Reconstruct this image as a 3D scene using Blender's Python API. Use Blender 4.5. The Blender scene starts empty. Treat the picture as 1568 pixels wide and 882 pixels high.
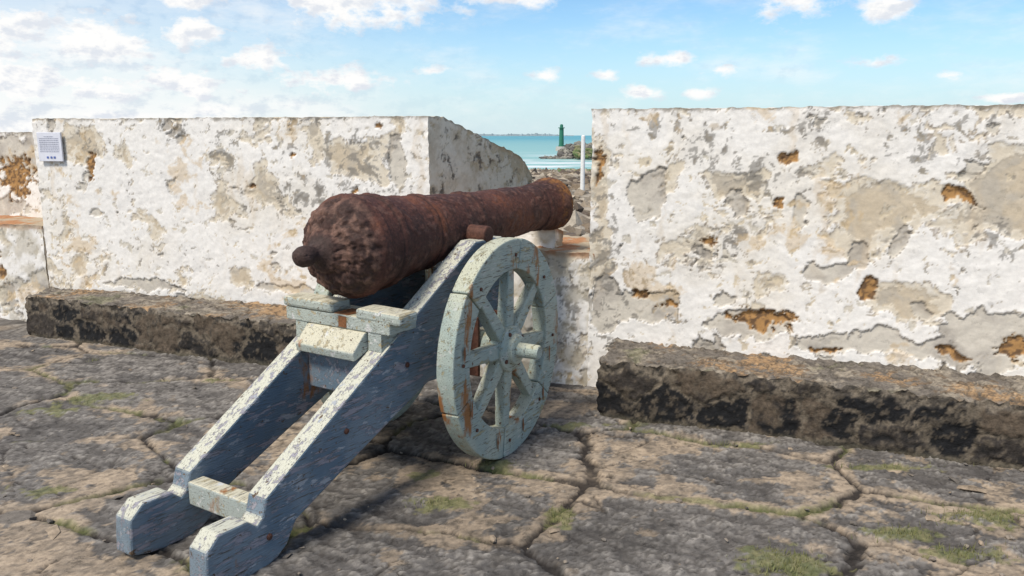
import bpy, bmesh, math, random
import numpy as np
from mathutils import Vector, Matrix
random.seed(7)
rng=np.random.RandomState(11)
# ------------------------------------------------------------------ noise
perm=np.arange(256); rng.shuffle(perm); perm=np.concatenate([perm,perm,perm])
grd=rng.normal(size=(256,3)); grd/=np.linalg.norm(grd,axis=1)[:,None]
def pn(x,y,z=0.0):
    x,y,z=np.broadcast_arrays(np.asarray(x,float),np.asarray(y,float),np.asarray(z,float))
    xi=np.floor(x).astype(int); yi=np.floor(y).astype(int); zi=np.floor(z).astype(int)
    xf=x-xi; yf=y-yi; zf=z-zi
    f=lambda t:t*t*t*(t*(t*6-15)+10)
    u,v,w=f(xf),f(yf),f(zf)
    r=0
    for dx in (0,1):
        for dy in (0,1):
            for dz in (0,1):
                h=perm[perm[perm[(xi+dx)&255]+((yi+dy)&255)]+((zi+dz)&255)]
                g=grd[h]
                d=g[...,0]*(xf-dx)+g[...,1]*(yf-dy)+g[...,2]*(zf-dz)
                r=r+d*(u if dx else 1-u)*(v if dy else 1-v)*(w if dz else 1-w)
    return r*1.5
def fbm(x,y,z=0.0,o=5,g=0.5):
    r=0;a=1;s=1
    for i in range(o):
        r=r+a*pn(x*s+i*17.3,y*s+i*9.1,np.asarray(z)*s+i*5.7); a*=g; s*=2.03
    return r
def ss(a,b,x):
    t=np.clip((x-a)/(b-a),0,1); return t*t*(3-2*t)
def rnd(i,j,k):
    h=perm[perm[(i&255)]+(j&255)]
    h=perm[h+(k&255)]
    return h/255.0
def vor(x,y,jit=0.85,k0=0):
    xi=np.floor(x).astype(int); yi=np.floor(y).astype(int)
    F1=np.full(x.shape,9.); F2=np.full(x.shape,9.); cid=np.zeros(x.shape); c2=np.zeros(x.shape)
    for dx in (-1,0,1):
        for dy in (-1,0,1):
            a=xi+dx; b=yi+dy
            px=a+.5+(rnd(a,b,3+k0)-.5)*jit; py=b+.5+(rnd(a,b,91+k0)-.5)*jit
            d=np.hypot(px-x,py-y); c=rnd(a,b,37+k0); cc=rnd(a,b,151+k0)
            m=d<F1
            F2=np.where(m,F1,np.minimum(F2,d)); cid=np.where(m,c,cid); c2=np.where(m,cc,c2); F1=np.where(m,d,F1)
    return F1,F2,cid,c2
def mix(a,b,m):
    a=np.asarray(a,float); b=np.asarray(b,float)
    return a*(1-m[...,None])+b*m[...,None]
def blobs(x,y,L):
    r=np.full(np.broadcast(x,y).shape,-5.)
    for (cx,cy,rx,ry) in L:
        r=np.maximum(r,1-np.hypot((x-cx)/rx,(y-cy)/ry))
    return r
# ------------------------------------------------------------------ mesh helpers
COL=bpy.context.scene.collection
def mesh_from_grids(name,grids,mat,smooth=True,parent=None):
    V=[];F=[];C=[];o=0
    for P,col in grids:
        ny,nx=P.shape[:2]
        V.append(P.reshape(-1,3)); C.append(col.reshape(-1,3))
        i=np.arange(ny-1)[:,None]*nx+np.arange(nx-1)[None,:]+o
        F.append(np.stack([i,i+1,i+nx+1,i+nx],-1).reshape(-1,4)); o+=nx*ny
    V=np.concatenate(V);F=np.concatenate(F);C=np.clip(np.concatenate(C),.004,1)
    me=bpy.data.meshes.new(name)
    me.vertices.add(len(V)); me.vertices.foreach_set('co',V.astype(np.float32).ravel())
    me.loops.add(F.size); me.loops.foreach_set('vertex_index',F.astype(np.int32).ravel())
    me.polygons.add(len(F)); me.polygons.foreach_set('loop_start',(np.arange(len(F))*4).astype(np.int32))
    me.polygons.foreach_set('use_smooth',np.full(len(F),smooth))
    me.update(calc_edges=True)
    a=me.color_attributes.new('Col','FLOAT_COLOR','POINT')
    a.data.foreach_set('color',np.concatenate([C,np.ones((len(C),1))],1).astype(np.float32).ravel())
    me.materials.append(mat)
    ob=bpy.data.objects.new(name,me); COL.objects.link(ob)
    if parent: ob.parent=parent
    return ob
# ------------------------------------------------------------------ materials
def newmat(name):
    m=bpy.data.materials.new(name); m.use_nodes=True
    nt=m.node_tree; b=nt.nodes['Principled BSDF']; return m,nt,b
def N(nt,t,**k):
    n=nt.nodes.new(t)
    for a,v in k.items():
        if a in n.inputs.keys(): n.inputs[a].default_value=v
        else: setattr(n,a,v)
    return n
def vcmat(name,rough=.9,bscale=60,bstr=.4,bdist=.004,var=.35,vscale=45,spec=.3,speck=None):
    m,nt,b=newmat(name); L=nt.links.new
    at=N(nt,'ShaderNodeAttribute',attribute_name='Col')
    tc=N(nt,'ShaderNodeTexCoord')
    n1=N(nt,'ShaderNodeTexNoise',Scale=vscale,Detail=3.,Roughness=.7); L(tc.outputs['Object'],n1.inputs['Vector'])
    mr=N(nt,'ShaderNodeMapRange'); mr.inputs['From Min'].default_value=.3; mr.inputs['From Max'].default_value=.7
    mr.inputs['To Min'].default_value=1-var; mr.inputs['To Max'].default_value=1+var*.8
    L(n1.outputs['Fac'],mr.inputs['Value'])
    fac=mr.outputs[0]
    if speck:
        n3=N(nt,'ShaderNodeTexNoise',Scale=speck[0],Detail=5.,Roughness=.72); L(tc.outputs['Object'],n3.inputs['Vector'])
        r3=N(nt,'ShaderNodeMapRange'); r3.inputs['From Min'].default_value=speck[1]; r3.inputs['From Max'].default_value=speck[1]+.03
        r3.inputs['To Min'].default_value=1; r3.inputs['To Max'].default_value=speck[2]; L(n3.outputs['Fac'],r3.inputs['Value'])
        mu=N(nt,'ShaderNodeMath',operation='MULTIPLY'); L(fac,mu.inputs[0]); L(r3.outputs[0],mu.inputs[1]); fac=mu.outputs[0]
    vm=N(nt,'ShaderNodeVectorMath',operation='SCALE'); L(at.outputs['Color'],vm.inputs[0]); L(fac,vm.inputs['Scale'])
    L(vm.outputs[0],b.inputs['Base Color'])
    n2=N(nt,'ShaderNodeTexNoise',Scale=bscale,Detail=2.,Roughness=.7); L(tc.outputs['Object'],n2.inputs['Vector'])
    bp=N(nt,'ShaderNodeBump',Strength=bstr,Distance=bdist); L(n2.outputs['Fac'],bp.inputs['Height']); L(bp.outputs[0],b.inputs['Normal'])
    b.inputs['Roughness'].default_value=rough; b.inputs['Specular IOR Level'].default_value=spec
    return m
M_wall=vcmat('weathered_plaster',.92,60,.45,.003,.08,35,.2,(13,.61,.86))
M_ground=vcmat('flagstone_ground',.88,45,.7,.005,.32,26,.3,(15,.58,.64))
M_ledge=vcmat('rough_stone_ledge',.85,50,.8,.008,.45,40,.35)
M_rust=vcmat('rusted_iron',.75,80,.7,.004,.45,60,.35,(30,.60,.6))
M_rock=vcmat('shore_rock',.9,6,.6,.05,.3,4,.3)
def paintmat(name,A,B,wood,flake=.56,rust=.66,rot=(0,0,0),top=(.55,.54,.46),pale=(.60,.60,.58)):
    m,nt,b=newmat(name); L=nt.links.new
    tc=N(nt,'ShaderNodeTexCoord')
    def noise(scale,sc=(1,1,1),det=4.,ro=.65,off=(0,0,0)):
        mp=N(nt,'ShaderNodeMapping'); mp.inputs['Scale'].default_value=sc; mp.inputs['Rotation'].default_value=rot; mp.inputs['Location'].default_value=off
        L(tc.outputs['Object'],mp.inputs['Vector'])
        n=N(nt,'ShaderNodeTexNoise',Scale=scale,Detail=det,Roughness=ro); L(mp.outputs[0],n.inputs['Vector']); return n.outputs['Fac']
    def rng_(v,a,c):
        r=N(nt,'ShaderNodeMapRange',interpolation_type='SMOOTHSTEP'); r.inputs['From Min'].default_value=a; r.inputs['From Max'].default_value=c; L(v,r.inputs['Value']); return r.outputs[0]
    def mx(fac,c1,c2):
        n=N(nt,'ShaderNodeMix',data_type='RGBA')
        L(fac,n.inputs[0])
        for s,c in ((6,c1),(7,c2)):
            if isinstance(c,tuple): n.inputs[s].default_value=(*c,1)
            else: L(c,n.inputs[s])
        return n.outputs[2]
    c=mx(rng_(noise(3.5,det=3.),.38,.62),A,B)
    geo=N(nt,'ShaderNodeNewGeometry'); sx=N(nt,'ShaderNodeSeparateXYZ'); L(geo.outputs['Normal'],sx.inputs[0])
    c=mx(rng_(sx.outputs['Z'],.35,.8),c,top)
    fl=noise(5,(1.2,6,6),6.,.72,(3,1,2)); fm=rng_(fl,flake,flake+.025)
    c=mx(fm,c,wood)
    f2=noise(9,(1,2.5,2.5),5.,.7,(13,11,2)); c=mx(rng_(f2,.60,.63),c,pale)
    gr=noise(6,(2,30,30),3.,.6,(1,8,2)); c=mx(rng_(gr,.56,.68),c,(.10,.09,.075))
    sp=noise(24,(1,1,1),4.,.65,(5,5,5)); c=mx(rng_(sp,.65,.67),c,(.11,.07,.04))
    r1=noise(4.5,(1,1,.35),5.,.65,(7,7,1)); rm=rng_(r1,rust,rust+.07); c=mx(rm,c,(.30,.13,.04))
    L(c,b.inputs['Base Color'])
    ad=N(nt,'ShaderNodeMath',operation='MULTIPLY_ADD'); L(fm,ad.inputs[0]); ad.inputs[1].default_value=-.5; L(gr,ad.inputs[2])
    bp=N(nt,'ShaderNodeBump',Strength=.8,Distance=.007); L(ad.outputs[0],bp.inputs['Height']); L(bp.outputs[0],b.inputs['Normal'])
    b.inputs['Roughness'].default_value=.7
    return m
sl=math.radians(30)
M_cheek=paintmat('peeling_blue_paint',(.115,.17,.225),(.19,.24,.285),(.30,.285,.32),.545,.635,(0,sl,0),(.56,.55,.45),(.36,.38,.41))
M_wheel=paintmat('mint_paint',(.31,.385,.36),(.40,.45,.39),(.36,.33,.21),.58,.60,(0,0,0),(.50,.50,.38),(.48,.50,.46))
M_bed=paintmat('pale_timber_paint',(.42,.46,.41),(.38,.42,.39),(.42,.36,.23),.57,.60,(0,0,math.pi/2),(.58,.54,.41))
# ------------------------------------------------------------------ wall blocks
def block(name,FL,FR,BR,BL,h,surf,res=.0085,rt=.02,z0=-.05,zb=-1.6,amp=.005,chip=.0025,mat=M_wall,seed=0):
    FL,FR,BR,BL=[np.array(p,float) for p in (FL,FR,BR,BL)]
    Ls=np.linalg.norm(FR-FL); Lt=np.linalg.norm(BR-FR)
    ns=max(8,int(Ls/res)); nv=max(8,int(h(0.)/res)); ntt=max(6,int(Lt/rt))
    s=np.linspace(0,1,ns); v=np.linspace(0,1,nv); t=np.linspace(0,1,ntt)
    hv=np.vectorize(h)
    cen=(FL+FR+BR+BL)/4
    grids=[]
    for face in ('front','right','left','top','back'):
        if face=='front': S,V=np.meshgrid(s,v); XY=FL+(FR-FL)*S[...,None]; Z=z0+V*(h(0.)-z0); U=S*Ls
        elif face=='right': S,V=np.meshgrid(t,v); XY=FR+(BR-FR)*S[...,None]; Z=z0+V*(hv(S)-z0); U=S*Lt
        elif face=='left': S,V=np.meshgrid(t,v); XY=FL+(BL-FL)*S[...,None]; Z=z0+V*(hv(S)-z0); U=S*Lt
        elif face=='back':
            S,V=np.meshgrid(s[::6],v[::6]); XY=BL+(BR-BL)*S[...,None]; Z=zb+V*(h(1.)-zb); U=S*Ls
        else:
            S,V=np.meshgrid(s,t); XY=(FL+(FR-FL)*S[...,None])*(1-V[...,None])+(BL+(BR-BL)*S[...,None])*V[...,None]; Z=hv(V); U=S*Ls
        P=np.concatenate([XY,Z[...,None]],-1)
        a=P[-1,P.shape[1]//2]-P[0,P.shape[1]//2]; b=P[P.shape[0]//2,-1]-P[P.shape[0]//2,0]
        n=np.cross(b,a); n/=np.linalg.norm(n)
        out=(0,0,1) if face=='top' else np.append(P[...,:2].mean((0,1))-cen,0)
        if np.dot(n,out)<0: n=-n; flip=True
        else: flip=False
        hh=np.broadcast_to((hv(S) if face in('right','left') else (h(0.) if face=='front' else h(1.))),Z.shape) if face!='top' else Z
        VV=Z if face!='top' else V*Lt
        rgb,disp=surf(face,U,VV,P,hh)
        k=np.minimum(np.minimum(S,1-S)*(Ls if face in('front','top','back') else Lt),
                     (np.minimum(V*Lt,(1-V)*Lt) if face=='top' else (hh-Z)))
        fade=np.clip(k/.025,0,1)
        x,y,z=P[...,0],P[...,1],P[...,2]
        e=1+2.5*np.clip(1-k/.03,0,1)
        D=np.stack([amp*fbm(x*1.7+seed,y*1.7,z*1.7+31*i,2)+chip*e*fbm(x*14,y*14+seed,z*14+57*i,3) for i in range(3)],-1)
        P=P+D+n*(disp*fade)[...,None]
        if flip: P=P[:,::-1]; rgb=rgb[:,::-1]
        grids.append((P,rgb))
    return mesh_from_grids(name,grids,mat)
WHITE=(.80,.77,.73); CREAM=(.60,.51,.37); OCH=(.40,.225,.09); MOLD=(.20,.185,.165)
def plaster(seed,holes=(),greys=(),molds=(),creams=(),lowband=.55,wear=0.,facewear=0.,tint=None,peel=.46):
    def f(face,U,V,P,hh):
        u=U+seed*7.3+(0 if face=='front' else 50 if face=='right' else 90); v=V
        wx=.05*fbm(u*4,v*4,1.3,5,.6); wz=.05*fbm(u*4,v*4,8.3,5,.6)
        a=u+wx; b=v+wz
        w=wear+(facewear if face!='front' else 0)
        fr=(face=='front')
        big=fbm(a*.9,b*1.1,seed,3)
        n1=fbm(a*2.4,b*2.8,seed+3.,7,.6); n2=fbm(a*3.2,b*3.6,seed+9.,7,.6); n3=fbm(a*11,b*12,seed+5.,5,.65); n4=fbm(a*30,b*30,seed+2.,3)
        rgb=mix(WHITE,(.74,.685,.60),ss(-.1,.6,big+.4*n2)*.65)
        rgb=mix(rgb,(.63,.61,.59),ss(.1,.6,n2+.5*n3)*.25)
        disp=.0008*n4+.0012*n3
        low=ss(lowband+.1,.30,V+.15*n2) if face!='top' else np.zeros_like(V)
        toph=ss(.10,0.,hh-V) if face!='top' else np.ones_like(V)
        def off(L): return [(x+seed*7.3,y,p,q) for x,y,p,q in L]
        c=n1+w+.20*low+.5*np.clip(big,-.3,.4)+.20*toph
        if fr and creams: c=np.maximum(c,blobs(a,b,off(creams))*1.1+.1+n1*.7)
        t=peel
        m=ss(t,t+.015,c); rgb=mix(rgb,mix(CREAM,(.68,.62,.52),ss(-.3,.4,n3)),m*.72); disp-=.005*m
        edge=ss(t-.03,t-.002,c)*(1-ss(t,t+.02,c)); rgb=mix(rgb,(.24,.18,.12),edge*.8)
        lip=ss(t-.09,t-.04,c)*(1-ss(t-.03,t-.01,c)); disp+=.0022*lip*ss(-.1,.3,n2)
        t2=t+.26; m=ss(t2,t2+.015,c+.25*n3); rgb=mix(rgb,mix((.52,.43,.31),(.42,.37,.30),ss(-.3,.3,n2)),m*.8); disp-=.003*m
        fl=n3+.35*big+.8*w+.15*low-.10; m=ss(.52,.54,fl); rgb=mix(rgb,mix(CREAM,(.38,.34,.29),ss(-.2,.3,n2)),m*.85); disp-=.003*m
        f4=fbm(a*8,b*9,seed+15.,5,.6)+.5*w-.10; m=ss(.56,.575,f4); rgb=mix(rgb,(.54,.49,.40),m*.75); disp-=.003*m
        m=ss(.53,.56,f4)*(1-ss(.56,.59,f4)); rgb=mix(rgb,(.24,.20,.15),m*.6)
        c=n2*.8+.55*w+.42*low-.1
        if fr and greys: c=np.maximum(c,blobs(a,b,off(greys))+.38+n2*.5)
        m=ss(.50,.515,c); rgb=mix(rgb,mix((.56,.51,.43),(.38,.34,.29),ss(-.3,.4,n1)),m*.85); disp-=.009*m
        edge=ss(.47,.50,c)*(1-ss(.50,.53,c)); rgb=mix(rgb,(.13,.11,.09),edge*.85)
        lip=ss(.38,.44,c)*(1-ss(.46,.49,c)); disp+=.003*lip
        c=n3*.75+n4*.4+.6*ss(.1,.7,big)*(.5+n2)+.25*toph+w*.3-.07
        if fr and molds: c=np.maximum(c,blobs(a,b,off(molds))*.8+n3*1.3+n4*.4+.03)
        m=ss(.62,.78,c); rgb=mix(rgb,MOLD,m*.7)
        if face!='top': rgb=mix(rgb,(.22,.19,.15),ss(.020,.0,hh-V+.02*n3)*.7)
        dr=fbm(a*9,b*1.2,seed+33.,4)+.2*big; rgb=mix(rgb,(.58,.46,.32),ss(.4,.8,dr)*.35)
        oc=fbm(a*1.9,b*2.3,seed+71.,6,.6); rgb=mix(rgb,(.58,.42,.23),ss(.46,.66,oc+.3*n3)*.5)
        c=fbm(a*2.9,b*3.1,seed+21.,5)-.90+.2*w
        if fr and holes: c=np.maximum(c,blobs(a,b,off(holes))*.9+n3*.6+n2*.2)
        m=ss(.08,.11,c); rgb=mix(rgb,mix(OCH,(.15,.09,.05),ss(-.1,.35,n4+.5*n3)),m); disp-=.014*m
        edge=ss(-.10,.07,c)*(1-ss(.08,.13,c)); rgb=mix(rgb,(.45,.36,.25),edge*.6)
        if face=='top': rgb=mix(rgb,(.42,.38,.31),ss(-.3,.4,n1)*.7)
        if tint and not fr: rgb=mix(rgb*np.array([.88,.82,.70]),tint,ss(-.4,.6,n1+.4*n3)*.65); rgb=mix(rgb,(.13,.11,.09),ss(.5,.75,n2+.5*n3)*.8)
        return rgb,disp
    return f
d=np.array([.936,-.353]); nb=np.array([.353,.936])
FL=np.array([.516,5.243]); FR=FL+d*5.2
hR=lambda t:1.865 if t<.2 else 1.865-.35*(t-.2)
block('fort_parapet_wall',FL,FR,FR+nb*1.4,FL+nb*1.4,hR,
  plaster(1,holes=[(.789,1.036,.065,.03),(1.222,1.547,.07,.03),(2.112,1.375,.09,.05),(1.137,.568,.19,.07),(1.743,.816,.05,.06),(.336,.69,.09,.035),(1.163,1.31,.03,.06),(2.47,.5,.07,.08),(.55,.61,.06,.03),(.06,1.5,.03,.12),(2.2,.45,.10,.02),(1.5,.42,.1,.02)],
   greys=[(.42,1.33,.13,.19),(.93,1.28,.09,.10),(1.48,.90,.17,.08),(1.62,1.0,.06,.12),(.35,.60,.26,.14),(1.05,.54,.30,.10),(1.75,.47,.5,.09),(2.4,.55,.3,.2),(.86,.66,.12,.07),(1.30,1.22,.05,.14),(2.0,.70,.06,.07),(2.15,.68,.05,.06),(1.85,1.1,.05,.1),(.1,.6,.1,.2)],
   molds=[(.72,1.60,.20,.14),(1.25,1.76,.2,.09),(2.35,1.10,.13,.13),(.4,1.75,.25,.06),(.12,.9,.12,.6),(1.9,1.6,.2,.1),(.25,.75,.2,.2),(1.0,1.45,.2,.15),(2.0,1.78,.4,.05)],
   creams=[(.9,1.42,.28,.12),(1.6,1.25,.3,.3),(2.3,1.4,.55,.5),(1.95,.75,.25,.2),(.07,1.3,.08,.5)],lowband=.50,peel=.44),rt=.05)
def hL(t):
    if t<.12: return 1.84
    if t<.80: return 1.84-.30*(t-.12)/.68
    return 1.54-.22*((t-.8)/.2)**1.6
block('fort_parapet_wall',(-4.22,7.149),(-.629,6.085),(.19,7.50),(-4.05,8.7),hL,
  plaster(2,holes=[(3.1,1.22,.03,.03),(2.62,1.55,.03,.02),(3.35,1.75,.03,.02),(.58,1.45,.04,.14),(2.2,1.3,.03,.02),(3.0,.9,.03,.03)],
   greys=[(1.0,.42,.5,.05),(2.6,.45,.5,.05),(3.5,1.5,.08,.2),(.6,1.05,.1,.05)],
   molds=[(1.5,1.77,.14,.10),(1.95,1.55,.14,.24),(.2,1.7,.12,.12),(.55,1.6,.12,.15),(2.55,1.62,.14,.12),(3.2,1.5,.4,.3),(2.7,1.2,.3,.2)],
   creams=[(.55,1.6,.22,.25),(2.3,1.3,.3,.3),(3.2,1.5,.35,.3)],wear=-.02,lowband=.42,facewear=.12,tint=(.48,.38,.25)),res=.010,rt=.012,seed=5)
def sillsurf(base):
    def f(face,U,V,P,hh):
        rgb,dd=base(face,U,V,P,hh)
        n=fbm(P[...,0]*7,P[...,1]*7,P[...,2]*7,4)
        if face=='top': rgb=mix((.40,.33,.24),(.40,.20,.10),ss(-.1,.3,n)); dd=dd+.01*n
        else:
            m=ss(.05,.02,hh-V+.02*n); rgb=mix(rgb,(.38,.20,.11),m*.8)
            rgb=mix(rgb,(.45,.40,.31),ss(.2,-.4,n)*.6)
        return rgb,dd
    return f
block('embrasure_low_wall',(-.60,5.66),(.545,5.24),(.83,6.02),(-.31,6.45),lambda t:.93,
  sillsurf(plaster(3,wear=.13,lowband=.6,molds=[(1.1,.6,.2,.3),(1.0,.3,.2,.2)])),res=.009,rt=.02)
block('embrasure_kerb',(-.10,5.72),(.30,5.52),(.36,5.62),(.05,6.3),lambda t:1.08-.05*t,
  sillsurf(plaster(4,wear=.2)),res=.012,rt=.03,z0=.9,zb=.9)
block('embrasure_low_wall',(-7.5,8.125),(-4.24,7.155),(-4.1,7.85),(-7.3,8.9),lambda t:.90,sillsurf(plaster(5,wear=.05,holes=[(2.78,.45,.16,.12)],molds=[(2.9,.8,.4,.06)])),res=.013,rt=.03)
block('fort_recessed_wall',(-7.5,8.97),(-4.15,7.69),(-3.9,8.4),(-7.2,9.7),lambda t:1.73-.1*t,plaster(6,holes=[(2.72,1.28,.25,.22)],greys=[(2.8,1.5,.5,.2),(2.6,1.0,.3,.12)],wear=.1,lowband=1.2),res=.013,rt=.05)
block('fort_parapet_wall',(-12,9.5),(-7.45,8.11),(-6.9,9.6),(-11.7,11),lambda t:1.84-.3*t,plaster(7),res=.035,rt=.06)
# stone ledges
def ledge(seed):
    def f(face,U,V,P,hh):
        x,y,z=P[...,0],P[...,1],P[...,2]
        n=fbm(x*5,y*5,z*5+seed,5,.6); n2=fbm(x*19,y*19,z*19+seed,4,.65); n3=fbm(x*2,y*2,z*2+seed,2)
        if face=='top':
            F1,F2,c,c2=vor(U*4+.3*n,V*4+.3*n2,.9,seed+4)
            j=ss(.10,.03,F2-F1+.08*n2)
            rgb=mix((.145,.125,.105),(.27,.23,.18),ss(-.3,.4,n+.5*(c-.5))); rgb=mix(rgb,(.40,.24,.11),ss(.25,.45,n3+.5*n2)*.7)
            rgb=mix(rgb,(.07,.06,.05),ss(.25,.45,n2+.3*n)*.7); rgb=mix(rgb,(.07,.058,.045),j*.75)
            rgb=mix(rgb,(.13,.14,.06),ss(.3,.6,-n3+.5*n)*.4)
            return rgb,.004*n+.005*n2-.012*j+.014*(c-.5)
        uu=U*3.4+.22*n; vv=V*4.6+.22*fbm(x*5,y*5,z*5+9,4)
        F1,F2,c,c2=vor(uu,vv,.9,seed)
        st=ss(.07,.12,F2-F1+.10*n2)
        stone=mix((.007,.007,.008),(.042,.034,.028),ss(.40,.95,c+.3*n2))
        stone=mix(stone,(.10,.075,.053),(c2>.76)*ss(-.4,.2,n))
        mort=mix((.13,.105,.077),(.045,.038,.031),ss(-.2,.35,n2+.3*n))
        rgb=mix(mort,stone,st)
        rgb=mix(rgb,(.10,.08,.058),ss(.34,.46,n2)*.65)
        topm=ss(.050,.028,hh-V+.06*n); rgb=mix(rgb,mix((.20,.165,.125),(.07,.06,.05),ss(0,.3,n2)),topm*.85)
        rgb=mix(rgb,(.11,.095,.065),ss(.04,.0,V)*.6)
        return rgb,.006*n+.006*n2+.014*st*(c-.35)-.005*topm
    return f
block('stone_ledge',(.53,4.665),(5.4,2.84),(5.6,3.35),(.70,5.17),lambda t:.35,ledge(3),res=.009,rt=.012,amp=.008,chip=.008,mat=M_ledge,zb=-.05)
block('stone_ledge',(-4.17,6.67),(-.9,5.40),(-.72,5.98),(-4.2,7.12),lambda t:.34,ledge(8),res=.010,rt=.014,amp=.010,chip=.008,mat=M_ledge,zb=-.05)
# ------------------------------------------------------------------ ground
def axis(parts):
    r=[]
    for a,b,s in parts: r.append(np.arange(a,b,s))
    return np.concatenate(r+[[parts[-1][1]]])
xs=axis([(-300,-60,20),(-60,-10,1.2),(-10,-4.4,.12),(-4.4,3.2,.0135),(3.2,10,.12),(10,60,1.2),(60,300,20)])
ys=axis([(-60,-6,2),(-6,2.0,.15),(2.0,4.2,.0115),(4.2,6.7,.017),(6.7,12,.12),(12,60,.7),(60,140,1.5)])
X,Y=np.meshgrid(xs,ys)
ca,sa=math.cos(math.radians(-24)),math.sin(math.radians(-24))
wu=X+.07*fbm(X*1.3,Y*1.3,2.,3)+.022*fbm(X*9,Y*9,2.,4,.65); wv=Y+.07*fbm(X*1.3,Y*1.3,7.,3)+.022*fbm(X*9,Y*9,5.,4,.65)
F1,F2,c,c2=vor((wu*ca+wv*sa)/1.15,(-wu*sa+wv*ca)/.70,.75,5); E=F2-F1
G1,G2,e,e2=vor((wu*ca+wv*sa)/.52+9,(-wu*sa+wv*ca)/.30+4,.9,25); EE=G2-G1
n0=fbm(X*.7,Y*.7,3.,3); n1=fbm(X*2.2,Y*2.2,4.,6,.58); n2=fbm(X*7,Y*7,5.,6,.65); n3=fbm(X*22,Y*22,6.,4,.65)
st=fbm((X*ca+Y*sa)*4,(-X*sa+Y*ca)*9,9.,6,.65)
jm=ss(-.35,.0,fbm(X*1.3,Y*1.3,83.,3)+.2)
joint=ss(.046,.024,E+.020*n3)*jm
crk=ss(.030,.014,EE+.02*n3)*ss(-.05,.15,fbm(X*1.1,Y*1.1,44.,3))*(1-joint)
sandb=blobs(X,Y,[(-2.0,2.9,.7,.45),(-1.45,4.25,.55,.40),(.85,4.15,.28,.15),(-3.2,4.3,.5,.2),(1.8,2.8,.4,.2),(1.3,3.75,.5,.12),(-2.2,3.75,.5,.2),(2.6,3.4,.4,.2),(-.3,2.6,.4,.2),(.1,4.75,.5,.2),(-1.1,4.9,.6,.25)])
sv=np.maximum(n0*.9+n1*.8-.36,sandb*.75+n1*.7+.03)+.40*n2+.2*st
sand=ss(.22,.27,sv)
jsand=ss(.16,.10,E+.12*n2)*ss(.0,.25,n0+.6*n1+.05)
sand=np.maximum(sand,jsand*.9)
mossb=blobs(X,Y,[(-2.72,5.0,.30,.14),(-2.9,4.75,.2,.1),(1.10,2.97,.22,.16),(1.68,3.21,.18,.08),(2.12,3.36,.22,.11),(-.08,3.93,.16,.08),(-.38,3.49,.18,.09),(.22,3.35,.10,.14),(1.89,3.04,.20,.1),(-.45,3.8,.12,.08),(-2.1,5.4,.15,.05),(.35,4.5,.2,.06),(-2.3,3.6,.15,.08),(1.2,4.2,.25,.05),(1.95,3.9,.3,.05),(-1.15,3.6,.1,.06)])
moss=ss(.20,.45,mossb+.7*n2+.3*n3)
moss=np.maximum(moss,.85*ss(.09,.02,E+.05*n2)*ss(.08,.30,fbm(X*1.6,Y*1.6,61.,3)+.4*n2))
cannon_shade=ss(.0,.5,blobs(X,Y,[(-.55,4.1,.75,.6),(-.75,3.35,.6,.4),(.2,3.2,.6,.4)])+.4*n1)  # shade under carriage and trail, painted into the ground colour as dark patches
tv=(n1*1.0+st*.6)*2.0+c*5; fl=np.floor(tv); fr_=tv-fl; stair=fl+ss(.0,.05,fr_)
tedge=(1-ss(.0,.05,np.abs(fr_-.025)))*ss(-.3,.2,n2)
pit=ss(.24,.33,n3+.5*st)
z=(1-sand*.85)*((stair-c*5)*.007+.0022*n2+.0035*st-.0055*pit+.0012*n3)+.014*(c-.5)-.020*joint-.010*crk+.0015*sand*n2
lev=rnd(fl.astype(int),(c*255).astype(int),7)
rgb=mix((.118,.108,.100),(.225,.204,.182),ss(.0,1.,c*.4+.45*lev+.4*n1+.05))
rgb=mix(rgb,(.34,.31,.275),ss(.22,.36,st+.4*n3)*.55)
rgb=mix(rgb,(.062,.055,.050),ss(.15,.36,-st-.5*n3)*.65)
rgb=mix(rgb,(.05,.043,.038),pit*.65)
rgb=mix(rgb,(.04,.035,.030),tedge*.55)
sc_=mix((.40,.31,.22),(.28,.22,.16),ss(-.2,.3,n2)); sc_=mix(sc_,(.14,.115,.09),ss(.30,.40,n3+.3*n2)*.65)
rgb=mix(rgb,sc_,sand*.85)
rgb=mix(rgb,(.022,.018,.016),np.maximum(joint*.95,crk*.8))
rgb=mix(rgb,rgb*.60,cannon_shade*.65)
rgb=mix(rgb,mix((.11,.125,.04),(.20,.19,.08),ss(-.2,.3,n3)),moss*.7)
dd=(Y-(5.6-.36*X))*.94
out=ss(1.5,3.2,dd)
zt=-.9-.010*(Y-8)-.03*np.clip(Y-60,0,999)+.25*fbm(X*.12,Y*.12,1.,3)+.10*fbm(X*.9,Y*.9,1.,3)*(Y>8)
z=z*(1-out)+zt*out
rgb=mix(rgb,mix((.22,.18,.135),(.34,.285,.215),ss(-.3,.3,fbm(X*.6,Y*.6,5.,4))),out)
mesh_from_grids('ground',[(np.stack([X,Y,z],-1),rgb)],M_ground)
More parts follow.
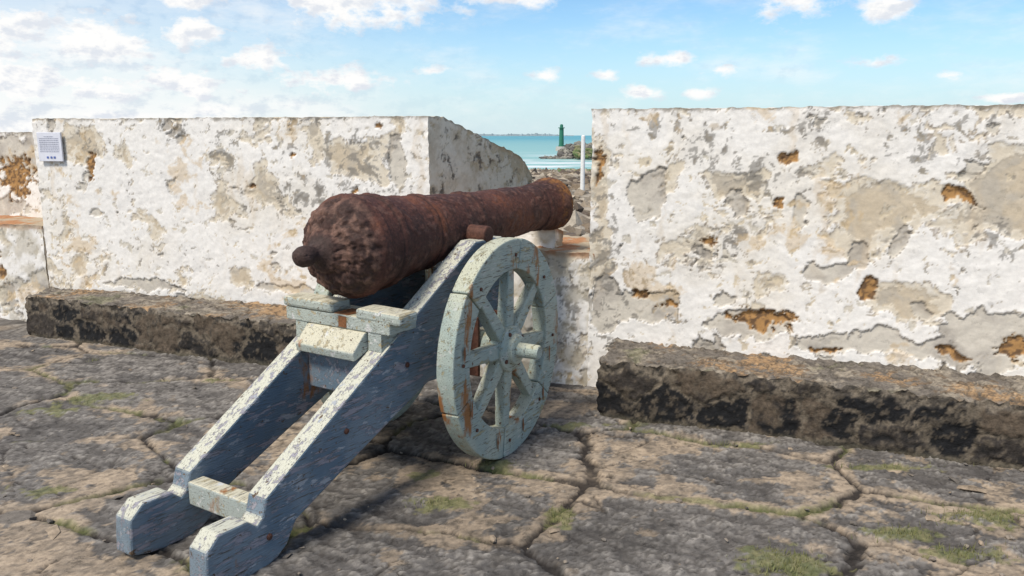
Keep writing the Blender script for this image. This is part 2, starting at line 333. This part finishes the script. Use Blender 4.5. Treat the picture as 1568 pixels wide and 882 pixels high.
def rocks(name,items,mat,cols,sub=1):
    bm=bmesh.new(); bmesh.ops.create_icosphere(bm,subdivisions=sub,radius=1); bm.verts.ensure_lookup_table()
    bv=np.array([v.co[:] for v in bm.verts]); bf=np.array([[v.index for v in f.verts] for f in bm.faces]); bm.free()
    V=[];F=[];C=[];o=0
    for (x,y,zz,r,fl) in items:
        a=rng.uniform(.6,1.35,3)*r; a[2]*=fl
        q=bv*(1+.22*rng.normal(size=(len(bv),1)))
        R=np.array(Matrix.Rotation(rng.uniform(0,6.28),3,'Z')@Matrix.Rotation(rng.uniform(-.35,.35),3,'X'))
        V.append((q*a)@R.T+np.array([x,y,zz])); F.append(bf+o); o+=len(bv)
        k=cols[rng.randint(len(cols))]; C.append(np.tile(np.array(k)*rng.uniform(.75,1.2),(len(bv),1)))
    V=np.concatenate(V);F=np.concatenate(F);C=np.concatenate(C)
    me=bpy.data.meshes.new(name); me.from_pydata(V.tolist(),[],F.tolist())
    a=me.color_attributes.new('Col','FLOAT_COLOR','POINT'); a.data.foreach_set('color',np.concatenate([C,np.ones((len(C),1))],1).astype(np.float32).ravel())
    me.materials.append(mat); ob=bpy.data.objects.new(name,me); COL.objects.link(ob); return ob
it=[]
for i in range(520):
    x=rng.uniform(-4.5,3.5); y=rng.uniform(2.2,6.2)
    if y>5.0-.36*x: continue
    it.append((x,y,.0,abs(rng.normal())*.008+.004,.5))
for (x,y,r) in [(-2.25,3.35,.07),(-1.9,3.55,.07),(-2.0,3.2,.06),(-2.45,3.6,.05),(-1.75,3.35,.05),(2.25,3.65,.06),(2.45,3.2,.06),(1.9,3.35,.04)]: it.append((x,y,-.005,r,.22))
rocks('pebbles',it,M_ground,[(.24,.2,.16),(.32,.25,.18),(.15,.13,.11)])
it=[]
for i in range(5600):
    y=8+ (rng.uniform(0,1)**.8)*90; x=rng.uniform(-.12,.20)*y+rng.uniform(-2,3)
    if (y-(5.6-.36*x))*.94<3: continue
    zz=-.9-.010*(y-8)-.03*max(y-60,0)+.1
    it.append((x,y,zz+rng.uniform(-.12,.1),rng.uniform(.08,.30)*(1+y/70),.65))
rocks('shore_rocks',it,M_rock,[(.24,.195,.145),(.36,.30,.225),(.11,.085,.065),(.28,.24,.19),(.17,.13,.09),(.38,.33,.26)])
it=[]
for i in range(900):
    x=9+26*rng.uniform()**1.3; k=rng.uniform(-1,1); y=150+k*4
    top=-1.9+1.9*min(1,(x-7.5)/3.5)
    it.append((x,y,-2.6+(top+2.6)*(1-abs(k)**1.5)*rng.uniform(.8,1.),rng.uniform(.35,.8),.8))
for i in range(120):
    x=5.5+5*rng.uniform(); it.append((x,148+rng.uniform(-3,3),-2.5,rng.uniform(.3,.6),.7))
rocks('breakwater_rocks',it,M_rock,[(.20,.19,.16),(.13,.12,.11),(.28,.26,.22)])
it=[]
for i in range(260):
    x=11+24*rng.uniform(); y=rng.uniform(138,150)
    it.append((x,y,-.35-.12*(150-y)+rng.uniform(-.3,.1),rng.uniform(.3,.8),.6))
for i in range(160):
    y=rng.uniform(70,90); x=y*rng.uniform(.06,.14); it.append((x,y,-1.35-.03*(y-60),rng.uniform(.25,.5),.6))
rocks('shore_scrub',it,M_rock,[(.10,.14,.05),(.14,.17,.07),(.20,.19,.10)])
# ------------------------------------------------------------------ grass
V=[];F=[];o=0
for (cx,cy,rx,ry,n) in [(-2.72,5.0,.22,.1,90),(1.10,2.97,.16,.11,300),(1.68,3.21,.14,.05,120),(2.12,3.36,.18,.07,160),(-.08,3.93,.13,.05,120),(-.38,3.49,.12,.06,70),(.22,3.35,.06,.1,60),(1.89,3.04,.15,.07,110),(-2.1,5.4,.10,.03,30),(-3.2,5.9,.05,.03,40),(1.2,4.22,.2,.03,60),(1.95,3.92,.25,.03,70),(.4,4.5,.12,.03,30)]:
    for i in range(n):
        x=cx+rng.normal()*rx*.55; y=cy+rng.normal()*ry*.55; a=rng.uniform(0,6.28); h=rng.uniform(.010,.032); w=.002
        dx,dy=math.cos(a)*w,math.sin(a)*w; lx,ly=rng.normal()*.01,rng.normal()*.01
        V+=[(x-dx,y-dy,-.01),(x+dx,y+dy,-.01),(x+lx,y+ly,h)]; F.append((o,o+1,o+2)); o+=3
me=bpy.data.meshes.new('grass'); me.from_pydata(V,[],F)
m,nt,b=newmat('grass_blades'); b.inputs['Roughness'].default_value=.7
gn=N(nt,'ShaderNodeTexNoise',Scale=30.); cr=N(nt,'ShaderNodeMix',data_type='RGBA'); cr.inputs[6].default_value=(.09,.115,.03,1); cr.inputs[7].default_value=(.24,.22,.09,1)
tc=N(nt,'ShaderNodeTexCoord'); nt.links.new(tc.outputs['Object'],gn.inputs['Vector']); nt.links.new(gn.outputs['Fac'],cr.inputs[0]); nt.links.new(cr.outputs[2],b.inputs['Base Color'])
me.materials.append(m); COL.objects.link(bpy.data.objects.new('grass',me))
# ------------------------------------------------------------------ sea
m,nt,b=newmat('sea_water'); L=nt.links.new
tc=N(nt,'ShaderNodeTexCoord'); mp=N(nt,'ShaderNodeMapping'); mp.inputs['Scale'].default_value=(.03,.10,1); L(tc.outputs['Object'],mp.inputs['Vector'])
n=N(nt,'ShaderNodeTexNoise',Scale=1.5,Detail=6.,Roughness=.6); L(mp.outputs[0],n.inputs['Vector'])
sp=N(nt,'ShaderNodeSeparateXYZ'); L(tc.outputs['Object'],sp.inputs[0])
mr=N(nt,'ShaderNodeMapRange'); mr.inputs['From Min'].default_value=120; mr.inputs['From Max'].default_value=900; L(sp.outputs['Y'],mr.inputs['Value'])
mxx=N(nt,'ShaderNodeMix',data_type='RGBA'); mxx.inputs[6].default_value=(.28,.48,.44,1); mxx.inputs[7].default_value=(.10,.33,.38,1); L(mr.outputs[0],mxx.inputs[0])
fm=N(nt,'ShaderNodeMapRange'); fm.inputs['From Min'].default_value=.52; fm.inputs['From Max'].default_value=.58; L(n.outputs['Fac'],fm.inputs['Value'])
b1=N(nt,'ShaderNodeMapRange'); b1.inputs['From Min'].default_value=220; b1.inputs['From Max'].default_value=110; L(sp.outputs['Y'],b1.inputs['Value'])
mm=N(nt,'ShaderNodeMath',operation='MULTIPLY'); L(fm.outputs[0],mm.inputs[0]); L(b1.outputs[0],mm.inputs[1])
m2=N(nt,'ShaderNodeMix',data_type='RGBA'); m2.inputs[7].default_value=(.75,.78,.76,1); L(mm.outputs[0],m2.inputs[0]); L(mxx.outputs[2],m2.inputs[6]); L(m2.outputs[2],b.inputs['Base Color'])
bp=N(nt,'ShaderNodeBump',Strength=.6,Distance=.4); L(n.outputs['Fac'],bp.inputs['Height']); L(bp.outputs[0],b.inputs['Normal'])
b.inputs['Roughness'].default_value=.45; b.inputs['Specular IOR Level'].default_value=.3
me=bpy.data.meshes.new('sea'); S=12000
me.from_pydata([(-S,85,-2.5),(S,85,-2.5),(S,S,-2.5),(-S,S,-2.5)],[],[(0,1,2,3)]); me.materials.append(m); COL.objects.link(bpy.data.objects.new('sea',me))
xs2=np.linspace(-3000,300,500); hgt=7+5*fbm(xs2*.01,0*xs2,3.,4)+4*(fbm(xs2*.07,0*xs2,7.,2)>.25); hgt*=ss(300,150,xs2)*.9+.1
P=np.zeros((3,500,3)); P[:,:,0]=xs2; P[0,:,1]=3900; P[1,:,1]=3950; P[2,:,1]=4100; P[0,:,2]=-3; P[1,:,2]=hgt; P[2,:,2]=-3
cc=np.ones((3,500,3))*np.array([.22,.28,.30]); cc[1]*=(1+.5*(fbm(xs2*.08,0*xs2,2.,2)>.2))[:,None]
mesh_from_grids('distant_coast',[(P,cc)],M_rock,False)
# ------------------------------------------------------------------ generic part helpers
def add_mesh(name,V,F,mat,parent=None,bev=0,smooth=False,loc=None,rot=None):
    me=bpy.data.meshes.new(name); me.from_pydata([tuple(v) for v in V],[],F); 
    bm=bmesh.new(); bm.from_mesh(me); bmesh.ops.recalc_face_normals(bm,faces=bm.faces); bm.to_mesh(me); bm.free()
    me.materials.append(mat); ob=bpy.data.objects.new(name,me); COL.objects.link(ob)
    if parent: ob.parent=parent
    if loc: ob.location=loc
    if rot: ob.rotation_euler=rot
    if smooth: me.polygons.foreach_set('use_smooth',[True]*len(me.polygons))
    if bev:
        md=ob.modifiers.new('b','BEVEL'); md.width=bev; md.segments=2; md.limit_method='ANGLE'
    return ob
def boxV(x0,x1,y0,y1,z0,z1):
    V=[(x,y,z) for z in(z0,z1) for y in(y0,y1) for x in(x0,x1)]
    return V,[(0,1,3,2),(4,6,7,5),(0,4,5,1),(2,3,7,6),(0,2,6,4),(1,5,7,3)]
def box(name,b,mat,parent,bev=.006,**k):
    V,F=boxV(*b); return add_mesh(name,V,F,mat,parent,bev,**k)
def lathe(prof,n=48,ax='x'):
    V=[];F=[]
    for (x,r) in prof:
        for j in range(n):
            a=2*math.pi*j/n
            V.append((x,r*math.cos(a),r*math.sin(a)) if ax=='x' else ((r*math.cos(a),x,r*math.sin(a)) if ax=='y' else (r*math.cos(a),r*math.sin(a),x)))
    for i in range(len(prof)-1):
        for j in range(n):
            F.append((i*n+j,i*n+(j+1)%n,(i+1)*n+(j+1)%n,(i+1)*n+j))
    F.append(tuple(range(n))); F.append(tuple((len(prof)-1)*n+j for j in range(n)))
    return V,F
def flat(name,col,rough=.6):
    m,nt,b=newmat(name); tc=N(nt,'ShaderNodeTexCoord'); n=N(nt,'ShaderNodeTexNoise',Scale=9.,Detail=5.); nt.links.new(tc.outputs['Object'],n.inputs['Vector'])
    x=N(nt,'ShaderNodeMix',data_type='RGBA'); x.inputs[6].default_value=(*[c*.75 for c in col],1); x.inputs[7].default_value=(*[min(1,c*1.15) for c in col],1)
    nt.links.new(n.outputs['Fac'],x.inputs[0]); nt.links.new(x.outputs[2],b.inputs['Base Color']); b.inputs['Roughness'].default_value=rough; return m
bc=bpy.data.objects.new('harbour_beacon',None); COL.objects.link(bc); bc.location=(9.15,150,-.35)
G=flat('green_painted_steel',(.02,.16,.10)); GW=flat('concrete',(.45,.44,.4))
V,F=lathe([(0,.55),(.2,.55),(.22,.45),(3.3,.40),(3.32,.62),(3.45,.62),(3.46,.3),(3.95,.28),(4.05,.1)],20,'z'); add_mesh('tower',V,F,G,bc)
V,F=lathe([(-.8,1.1),(0,1.0)],12,'z'); add_mesh('base',V,F,GW,bc)
V,F=lathe([(-1.7,.11),(1.66,.095),(1.70,.04)],12,'z'); add_mesh('white_pole',V,F,flat('white_metal',(.82,.82,.80)),None,loc=(3.34,38,0))
# ------------------------------------------------------------------ plaque
pl=bpy.data.objects.new('information_sign',None); COL.objects.link(pl)
wd=np.array([.9588,-.2843]); p0=np.array([-4.22,7.149])+wd*.20
pl.location=(p0[0]-.2843*.025,p0[1]-.9588*.025,1.60); pl.rotation_euler=(0,0,math.atan2(-.2843,.9588))
box('panel',(-.13,.13,-.008,.008,-.125,.125),flat('sign_white',(.70,.71,.78),.4),pl,.003)
TX=flat('sign_print',(.28,.29,.38)); TB=flat('sign_logo',(.1,.15,.4))
V=[];F=[]
for r in range(9):
    zz=.085-r*.016; x=-.105 if r else -.05; end=(.105 if r else .05)
    while x<end:
        w=random.uniform(.008,.025); e_=min(x+w,end); o=len(V)
        V+=[(x,-.0105,zz),(e_,-.0105,zz),(e_,-.0105,zz+.005),(x,-.0105,zz+.005)]; F.append((o,o+1,o+2,o+3)); x=e_+.005
add_mesh('text',V,F,TX,pl)
V=[];F=[]
for x in(-.04,0,.035):
    o=len(V); V+=[(x,-.0105,-.1),(x+.022,-.0105,-.1),(x+.022,-.0105,-.082),(x,-.0105,-.082)]; F.append((o,o+1,o+2,o+3))
add_mesh('logos',V,F,TB,pl)
# ------------------------------------------------------------------ CANNON
can=bpy.data.objects.new('cannon',None); COL.objects.link(can)
can.location=(-.467,4.285,0); can.rotation_euler=(0,0,math.radians(57.5))
prof=[(-.925,.002),(-.922,.02),(-.91,.036),(-.885,.047),(-.86,.048),(-.835,.041),(-.815,.038),(-.80,.045),(-.785,.065),(-.775,.088),(-.762,.10),(-.748,.105),(-.74,.125),(-.725,.16),(-.70,.195),(-.665,.222),(-.62,.240),(-.605,.252),(-.555,.252),(-.545,.238),(-.45,.232),(-.44,.241),(-.41,.240),(-.40,.224),(-.1,.196),(-.09,.203),(-.06,.202),(-.05,.190),(.3,.170),(.31,.178),(.34,.177),(.35,.166),(.8,.156),(1.10,.146),(1.11,.156),(1.14,.156),(1.15,.146),(1.20,.149),(1.26,.163),(1.31,.177),(1.35,.179),(1.37,.171),(1.375,.12),(1.375,.075),(1.3,.072),(.9,.07),(.88,.0)]
pr=np.array(prof); dl=np.concatenate([[0],np.cumsum(np.hypot(*np.diff(pr,axis=0).T))])
q=np.linspace(0,dl[-1],420); px=np.interp(q,dl,pr[:,0]); prr=np.interp(q,dl,pr[:,1])
th=np.linspace(0,2*math.pi,221)
TH,PX=np.meshgrid(th,px); PR=np.broadcast_to(prr[:,None],TH.shape)
bx,by,bz=PX,PR*np.cos(TH),PR*np.sin(TH)
face=ss(-.60,-.66,bx)*ss(.06,.12,PR)
l1=fbm(bx*7,by*7,bz*7,4); l2=fbm(bx*26,by*26,bz*26+4,4,.6); l3=fbm(bx*60,by*60,bz*60,3); l4=fbm(bx*2.2,by*2.2,bz*2.2+8,3)
lum=fbm(bx*13,by*13,bz*13+3,3)
dr=.0018*l1+.0016*l2+.0008*l3+face*(.014*np.abs(lum)+.005*l2-.007)
fk=ss(.10,.13,l1+.35*l2); dr+=.0025*fk
B=np.stack([bx-dr*face,by+by/np.maximum(PR,.01)*dr*(1-.5*face),bz+bz/np.maximum(PR,.01)*dr*(1-.5*face)],-1)
rgb=mix((.064,.025,.019),(.110,.042,.028),ss(-.4,.5,l4+.4*l1))
rgb=mix(rgb,(.036,.019,.016),ss(.0,.45,l1-.5*l2)*.6)
rgb=mix(rgb,(.17,.090,.066),ss(.28,.55,l2+.3*l1)*.45)
rgb=mix(rgb,(.20,.066,.026),ss(.4,.75,l4-.35*l2)*.45)
rgb=mix(rgb,mix((.044,.023,.018),(.16,.090,.066),ss(-.2,.35,lum+.5*l2)),face*.8)
rgb=mix(rgb,(.045,.030,.026),ss(.10,.07,PR)*ss(-.7,-.76,bx)*.75)
for xm in(-.545,-.45,-.40,-.1,-.05,.35,1.10,1.15): rgb=mix(rgb,(.022,.011,.010),np.exp(-((bx-xm)/.006)**2)*.75)
endr=ss(1.23,1.30,bx); rgb=mix(rgb,mix((.32,.14,.035),(.11,.05,.03),ss(-.2,.2,l2+.5*l1)),endr*.6)
rgb=mix(rgb,(.38,.2,.05),ss(1.345,1.365,bx)*ss(-.3,.3,l2)*.8)
bar=mesh_from_grids('barrel',[(B,rgb)],M_rust,True,can)
bar.location=(0,0,1.195); bar.rotation_euler=(0,-math.radians(2.0),0)
def rusty(name,V,F,loc=None,rot=None,bev=.003,parent=can,col=(.10,.042,.028)):
    ob=add_mesh(name,V,F,M_rust,parent,bev,loc=loc,rot=rot)
    a=ob.data.color_attributes.new('Col','FLOAT_COLOR','POINT')
    C=[]
    for v in ob.data.vertices:
        k=random.uniform(.8,1.2); C+=[col[0]*k,col[1]*k,col[2]*k,1]
    a.data.foreach_set('color',C); return ob
V,F=lathe([(-.300,.040),(-.295,.048),(-.1,.055),(.1,.055),(.295,.048),(.300,.040)],32,'y'); rusty('trunnions',V,F,loc=(.17,0,1.172))
# carriage cheeks
cp=[(-1.405,.285),(.02,1.135),(.05,1.15),(.30,1.15),(.36,1.12),(.40,1.02),(.40,.80),(.30,.62),(.12,.50),(-.02,.47),(-.37,.490),(-.871,.290),(-1.255,.130),(-1.285,.085),(-1.31,.045),(-1.36,.012),(-1.42,-.004),(-1.54,-.004),(-1.62,.006),(-1.700,.030),(-1.690,.180),(-1.63,.232),(-1.50,.228),(-1.455,.190),(-1.425,.215)]
def cheek(name,sg):
    n=len(cp); V=[]
    for yy in (0,.105):
        for (x,z) in cp:
            y=(.186+.006*(x+1.6)/1.6)+yy
            V.append((x,sg*y,z))
    F=[tuple(range(n)),tuple(range(2*n-1,n-1,-1))]+[(i,(i+1)%n,n+(i+1)%n,n+i) for i in range(n)]
    return add_mesh(name,V,F,M_cheek,can,.009)
cheek('cheek_near',-1); cheek('cheek_far',1)
box('stool_bed',(-.695,-.50,-.335,.340,.800,.866),M_bed,can,.006)
box('bed_block_near',(-.705,-.57,-.350,-.085,.860,.912),M_bed,can,.014,rot=(.03,0,.03))
box('bed_block_far',(-.705,-.57,.015,.350,.868,.918),M_bed,can,.014)
rusty('rust_stain',*boxV(-.690,-.57,-.08,.012,.8665,.869),bev=0,col=(.22,.09,.035))
rusty('rust_stain',*boxV(-.6975,-.695,-.070,-.020,.806,.860),bev=0,col=(.24,.10,.04))
for sg,nm in((-1,'near'),(1,'far')):
    prf=[(-.69,.715),(-.53,.80),(-.69,.80)]
    V=[(x,sg*y,z) for y in(.20,.28) for x,z in prf]; add_mesh('bed_wedge_'+nm,V,[(0,1,2),(3,5,4),(0,1,4,3),(1,2,5,4),(0,3,5,2)],M_bed,can)
V=[(x,y,z) for y in(-.189,.189) for x,z in((-.775,.675),(-.60,.735),(-.60,.798),(-.70,.798),(-.785,.715))]
add_mesh('transom_plank',V,[(0,1,2,3,4),(9,8,7,6,5)]+[(i,(i+1)%5,5+(i+1)%5,5+i) for i in range(5)],M_bed,can,.006)
box('transom_middle',(-.705,-.63,-.188,.188,.48,.700),M_cheek,can,.006)
box('transom_front',(.22,.32,-.19,.19,.62,.95),M_bed,can,.006)
box('transom_rear',(-1.42,-1.34,-.189,.189,.140,.245),M_bed,can,.008)
box('axle_bed',(0.0,.16,-.36,.34,.52,.68),M_bed,can,.008)
V,F=lathe([(-.60,.03),(-.595,.036),(.54,.036),(.545,.03)],20,'y'); add_mesh('axle',V,F,M_wheel,can,0,True,loc=(.08,0,.588))
for sg in(-1,1):
    for (x,z) in [(-.53,.62),(-1.40,.12),(-.95,.42)]:
        yo=.186+.006*(x+1.6)/1.6+.105
        V,F=lathe([(0,.014),(.006,.013),(.009,.006)],10,'y')
        rusty('bolt',[(a,sg*bb,c_) for a,bb,c_ in V],F,loc=(x,sg*yo,z),bev=0)
for x0 in(-.03,.17):
    rusty('axle_strap',*boxV(x0,x0+.02,-.36,-.30,.44,.76),bev=.003)
def wheel(name,y):
    w=bpy.data.objects.new(name,None); COL.objects.link(w); w.parent=can; w.location=(.08,y,.588); w.rotation_euler=(0,0,math.radians(4.5))
    RO,RI,T=.588,.424,.048
    nf=6; rot=.35
    for k in range(nf):
        a0=rot+k*2*math.pi/nf+.006; a1=rot+(k+1)*2*math.pi/nf-.006; ns=14
        V=[];F=[]
        wob=random.uniform(-.003,.003); wy=random.uniform(-.003,.003)
        for i in range(ns+1):
            a=a0+(a1-a0)*i/ns
            for (r,yy) in((RO+wob,-T),(RO+wob,T),(RI,T*.9),(RI,-T*.9)): V.append((r*math.cos(a),yy+wy,r*math.sin(a)))
        for i in range(ns):
            for j in range(4): F.append((i*4+j,i*4+(j+1)%4,(i+1)*4+(j+1)%4,(i+1)*4+j))
        F+= [(0,1,2,3),(ns*4+3,ns*4+2,ns*4+1,ns*4)]
        add_mesh('felloe_%d'%k,V,F,M_wheel,w,.007)
    for k in range(8):
        a=math.radians(90-4+k*45); c_,s_=math.cos(a),math.sin(a)
        V=[]
        for r,hw,ht in((.08,.036,.032),(.16,.041,.032),(.30,.036,.030),(.43,.031,.028)):
            for (p,yy) in((-hw,-ht),(hw,-ht),(hw,ht),(-hw,ht)): V.append((r*c_-p*s_,yy,r*s_+p*c_))
        F=[(0,1,2,3),(12,15,14,13)]+[(i*4+j,i*4+(j+1)%4,(i+1)*4+(j+1)%4,(i+1)*4+j) for i in range(3) for j in range(4)]
        add_mesh('spoke_%d'%k,V,F,M_wheel,w,.008)
    sg=-1 if y<0 else 1
    pf=[(-.10,.085),(-.09,.10),(-.05,.125),(.045,.125),(.055,.118),(.06,.085),(.085,.078),(.09,.06)]
    V,F=lathe(pf,36,'y'); add_mesh('hub',[(a,sg*b_,c2_) for a,b_,c2_ in V],F,M_wheel,w,.003)
    V,F=lathe([(.085,.040),(.20,.038),(.21,.032)],20,'y'); add_mesh('hub_cap',[(a,sg*b_,c2_) for a,b_,c2_ in V],F,M_wheel,w,.003)
    for k in range(4):
        a=.5+k*math.pi/2; V,F=lathe([(0,.012),(.008,.011)],8,'y')
        rusty('hub_bolt_%d'%k,[(p,sg*q_,r_) for p,q_,r_ in V],F,loc=(.1*math.cos(a),sg*.056,.1*math.sin(a)),parent=w,bev=0)
    for k in range(8):
        a=math.radians(86+k*45); V,F=lathe([(0,.010),(.006,.009)],8,'y')
        rusty('rim_bolt_%d'%k,[(p,sg*q_,r_) for p,q_,r_ in V],F,loc=(.50*math.cos(a),sg*.0485,.50*math.sin(a)),parent=w,bev=0)
    for k,(a,r) in enumerate([(205,.47),(168,.50),(318,.50),(285,.47),(250,.49),(345,.47)]):
        a=math.radians(a); V=[];n_=13
        for i in range(n_):
            t=2*math.pi*i/n_; V.append((r*math.cos(a)+.008*math.cos(t)*random.uniform(.6,1.5),sg*.0525,r*math.sin(a)-.01+.045*math.sin(t)*random.uniform(.6,1.4)))
        rusty('rust_stain_%d'%k,V,[tuple(range(n_))],parent=w,bev=0,col=(.22,.10,.045))
wheel('wheel_near',-.455); wheel('wheel_far',.41)
# ------------------------------------------------------------------ light + sky
az=math.atan2(-.62,-.785); el=math.radians(54)
sd=Vector((math.sin(az)*math.cos(el),math.cos(az)*math.cos(el),math.sin(el)))
sun=bpy.data.lights.new('sun','SUN'); sun.energy=3.9; sun.angle=math.radians(13); sun.color=(1,.93,.82)
so=bpy.data.objects.new('sun',sun); COL.objects.link(so); so.rotation_euler=sd.to_track_quat('Z','Y').to_euler()
W=bpy.data.worlds.new('World'); bpy.context.scene.world=W; W.use_nodes=True; nt=W.node_tree; L=nt.links.new
bg=nt.nodes['Background']; bg.inputs['Strength'].default_value=.13
sky=nt.nodes.new('ShaderNodeTexSky'); sky.sky_type='NISHITA'; sky.sun_disc=False; sky.sun_elevation=el; sky.sun_rotation=az%(2*math.pi); sky.air_density=1.0; sky.dust_density=.1; sky.ozone_density=2.0
tc=N(nt,'ShaderNodeTexCoord'); sp=N(nt,'ShaderNodeSeparateXYZ'); L(tc.outputs['Generated'],sp.inputs[0])
def M2(op,a,b=None,c=None):
    n=nt.nodes.new('ShaderNodeMath'); n.operation=op
    for i,v in enumerate((a,b,c)):
        if v is None: continue
        if isinstance(v,(int,float)): n.inputs[i].default_value=v
        else: L(v,n.inputs[i])
    return n.outputs[0]
AZ=M2('ARCTAN2',sp.outputs['X'],sp.outputs['Y']); EL=M2('ARCSINE',sp.outputs['Z'])
cb=N(nt,'ShaderNodeCombineXYZ'); L(M2('MULTIPLY',AZ,57.2958),cb.inputs[0]); L(M2('MULTIPLY',EL,57.2958),cb.inputs[1])
def wn(scale,det,ro,off=(0,0,0),sc=(1,2,1)):
    mp=N(nt,'ShaderNodeMapping'); mp.inputs['Scale'].default_value=sc; mp.inputs['Location'].default_value=off; L(cb.outputs[0],mp.inputs['Vector'])
    n=N(nt,'ShaderNodeTexNoise',Scale=scale,Detail=det,Roughness=ro); L(mp.outputs[0],n.inputs['Vector']); return n.outputs['Fac']
nA=wn(.40,8.,.62,(0,0,0),(1,1.7,1)); nB=wn(.40,5.,.60,(.35,-.75,0),(1,1.7,1)); nC=wn(.10,5.,.62,(4,2,0),(1,3.,1))
CL=[(-27.5,5.9,8,2.2),(-30,3.2,9,2.2),(-17.2,5.0,3.6,1.1),(-11,8.6,8,2.0),(-12.2,3.7,5.5,1.0),(-22.5,3.3,5.5,1.6),(-20.5,6.6,3.0,1.0),(-21.5,8.5,3.5,.8),(0,9.2,4.5,.7),(18.4,8.8,2.9,1.7),(24.4,7.7,1.9,1.0),(10.9,5.1,2.2,.55),(6.4,4.1,1.1,.55),(2.2,4.1,1.1,.55),(9.0,2.9,1.6,.6),(12.8,2.8,1.3,.45),(23.8,4.5,1.5,.5),(14.3,4.3,1.4,.45),(-5.6,4.4,1.3,.45),(28,3.6,1.7,.45),(31,2.2,1.5,.3),(-60,9,14,4),(50,10,9,3),(180,20,30,6)]
acc=None
for (a,e_,rx,ry) in CL:
    m_=N(nt,'ShaderNodeVectorMath',operation='MULTIPLY_ADD'); L(cb.outputs[0],m_.inputs[0]); m_.inputs[1].default_value=(1/rx,1/ry,0); m_.inputs[2].default_value=(-a/rx,-e_/ry,0)
    l=N(nt,'ShaderNodeVectorMath',operation='LENGTH'); L(m_.outputs[0],l.inputs[0])
    acc=l.outputs['Value'] if acc is None else M2('MINIMUM',acc,l.outputs['Value'])
acc=M2('MAXIMUM',M2('SUBTRACT',1.,acc),-1.2)
dens=M2('ADD',acc,M2('MULTIPLY',M2('SUBTRACT',nA,.5),3.4))
def MR(v,a,b,c=0.,d=1.):
    r=N(nt,'ShaderNodeMapRange',interpolation_type='SMOOTHSTEP'); r.inputs['From Min'].default_value=a; r.inputs['From Max'].default_value=b; r.inputs['To Min'].default_value=c; r.inputs['To Max'].default_value=d; L(v,r.inputs['Value']); return r.outputs[0]
cm=MR(dens,-.15,.75)
wisp=M2('MULTIPLY',MR(nC,.44,.75),.48)
left=MR(AZ,math.radians(2),math.radians(-32),0.,.50)
lowh=M2('MULTIPLY',MR(EL,math.radians(6),math.radians(0)),MR(AZ,math.radians(8),math.radians(-25),0.,.45))
cm2=M2('MAXIMUM',cm,M2('MINIMUM',M2('ADD',M2('ADD',wisp,left),lowh),1.))
shade=MR(M2('SUBTRACT',nB,nA),-.16,.05)
cc=N(nt,'ShaderNodeMix',data_type='RGBA'); cc.inputs[6].default_value=(5.9,6.2,6.7,1); cc.inputs[7].default_value=(7.8,7.75,7.65,1); L(shade,cc.inputs[0])
tn=N(nt,'ShaderNodeVectorMath',operation='MULTIPLY'); L(sky.outputs[0],tn.inputs[0]); tn.inputs[1].default_value=(.80,1.0,1.12)
hz=N(nt,'ShaderNodeMix',data_type='RGBA'); L(MR(EL,math.radians(9),math.radians(-.5),0.,.85),hz.inputs[0]); L(tn.outputs[0],hz.inputs[6]); hz.inputs[7].default_value=(4.6,5.9,6.6,1)
mxw=N(nt,'ShaderNodeMix',data_type='RGBA'); L(cm2,mxw.inputs[0]); L(hz.outputs[2],mxw.inputs[6]); L(cc.outputs[2],mxw.inputs[7]); L(mxw.outputs[2],bg.inputs['Color'])
# ------------------------------------------------------------------ camera
cd=bpy.data.cameras.new('camera'); cd.lens=28; cd.sensor_width=36; cd.clip_end=30000; cd.clip_start=.05
co=bpy.data.objects.new('camera',cd); COL.objects.link(co); co.location=(0,0,1.7); co.rotation_euler=(math.radians(90-10.86),0,0)
sc=bpy.context.scene; sc.camera=co
sc.view_settings.view_transform='Standard'; sc.view_settings.look='None'; sc.view_settings.exposure=0
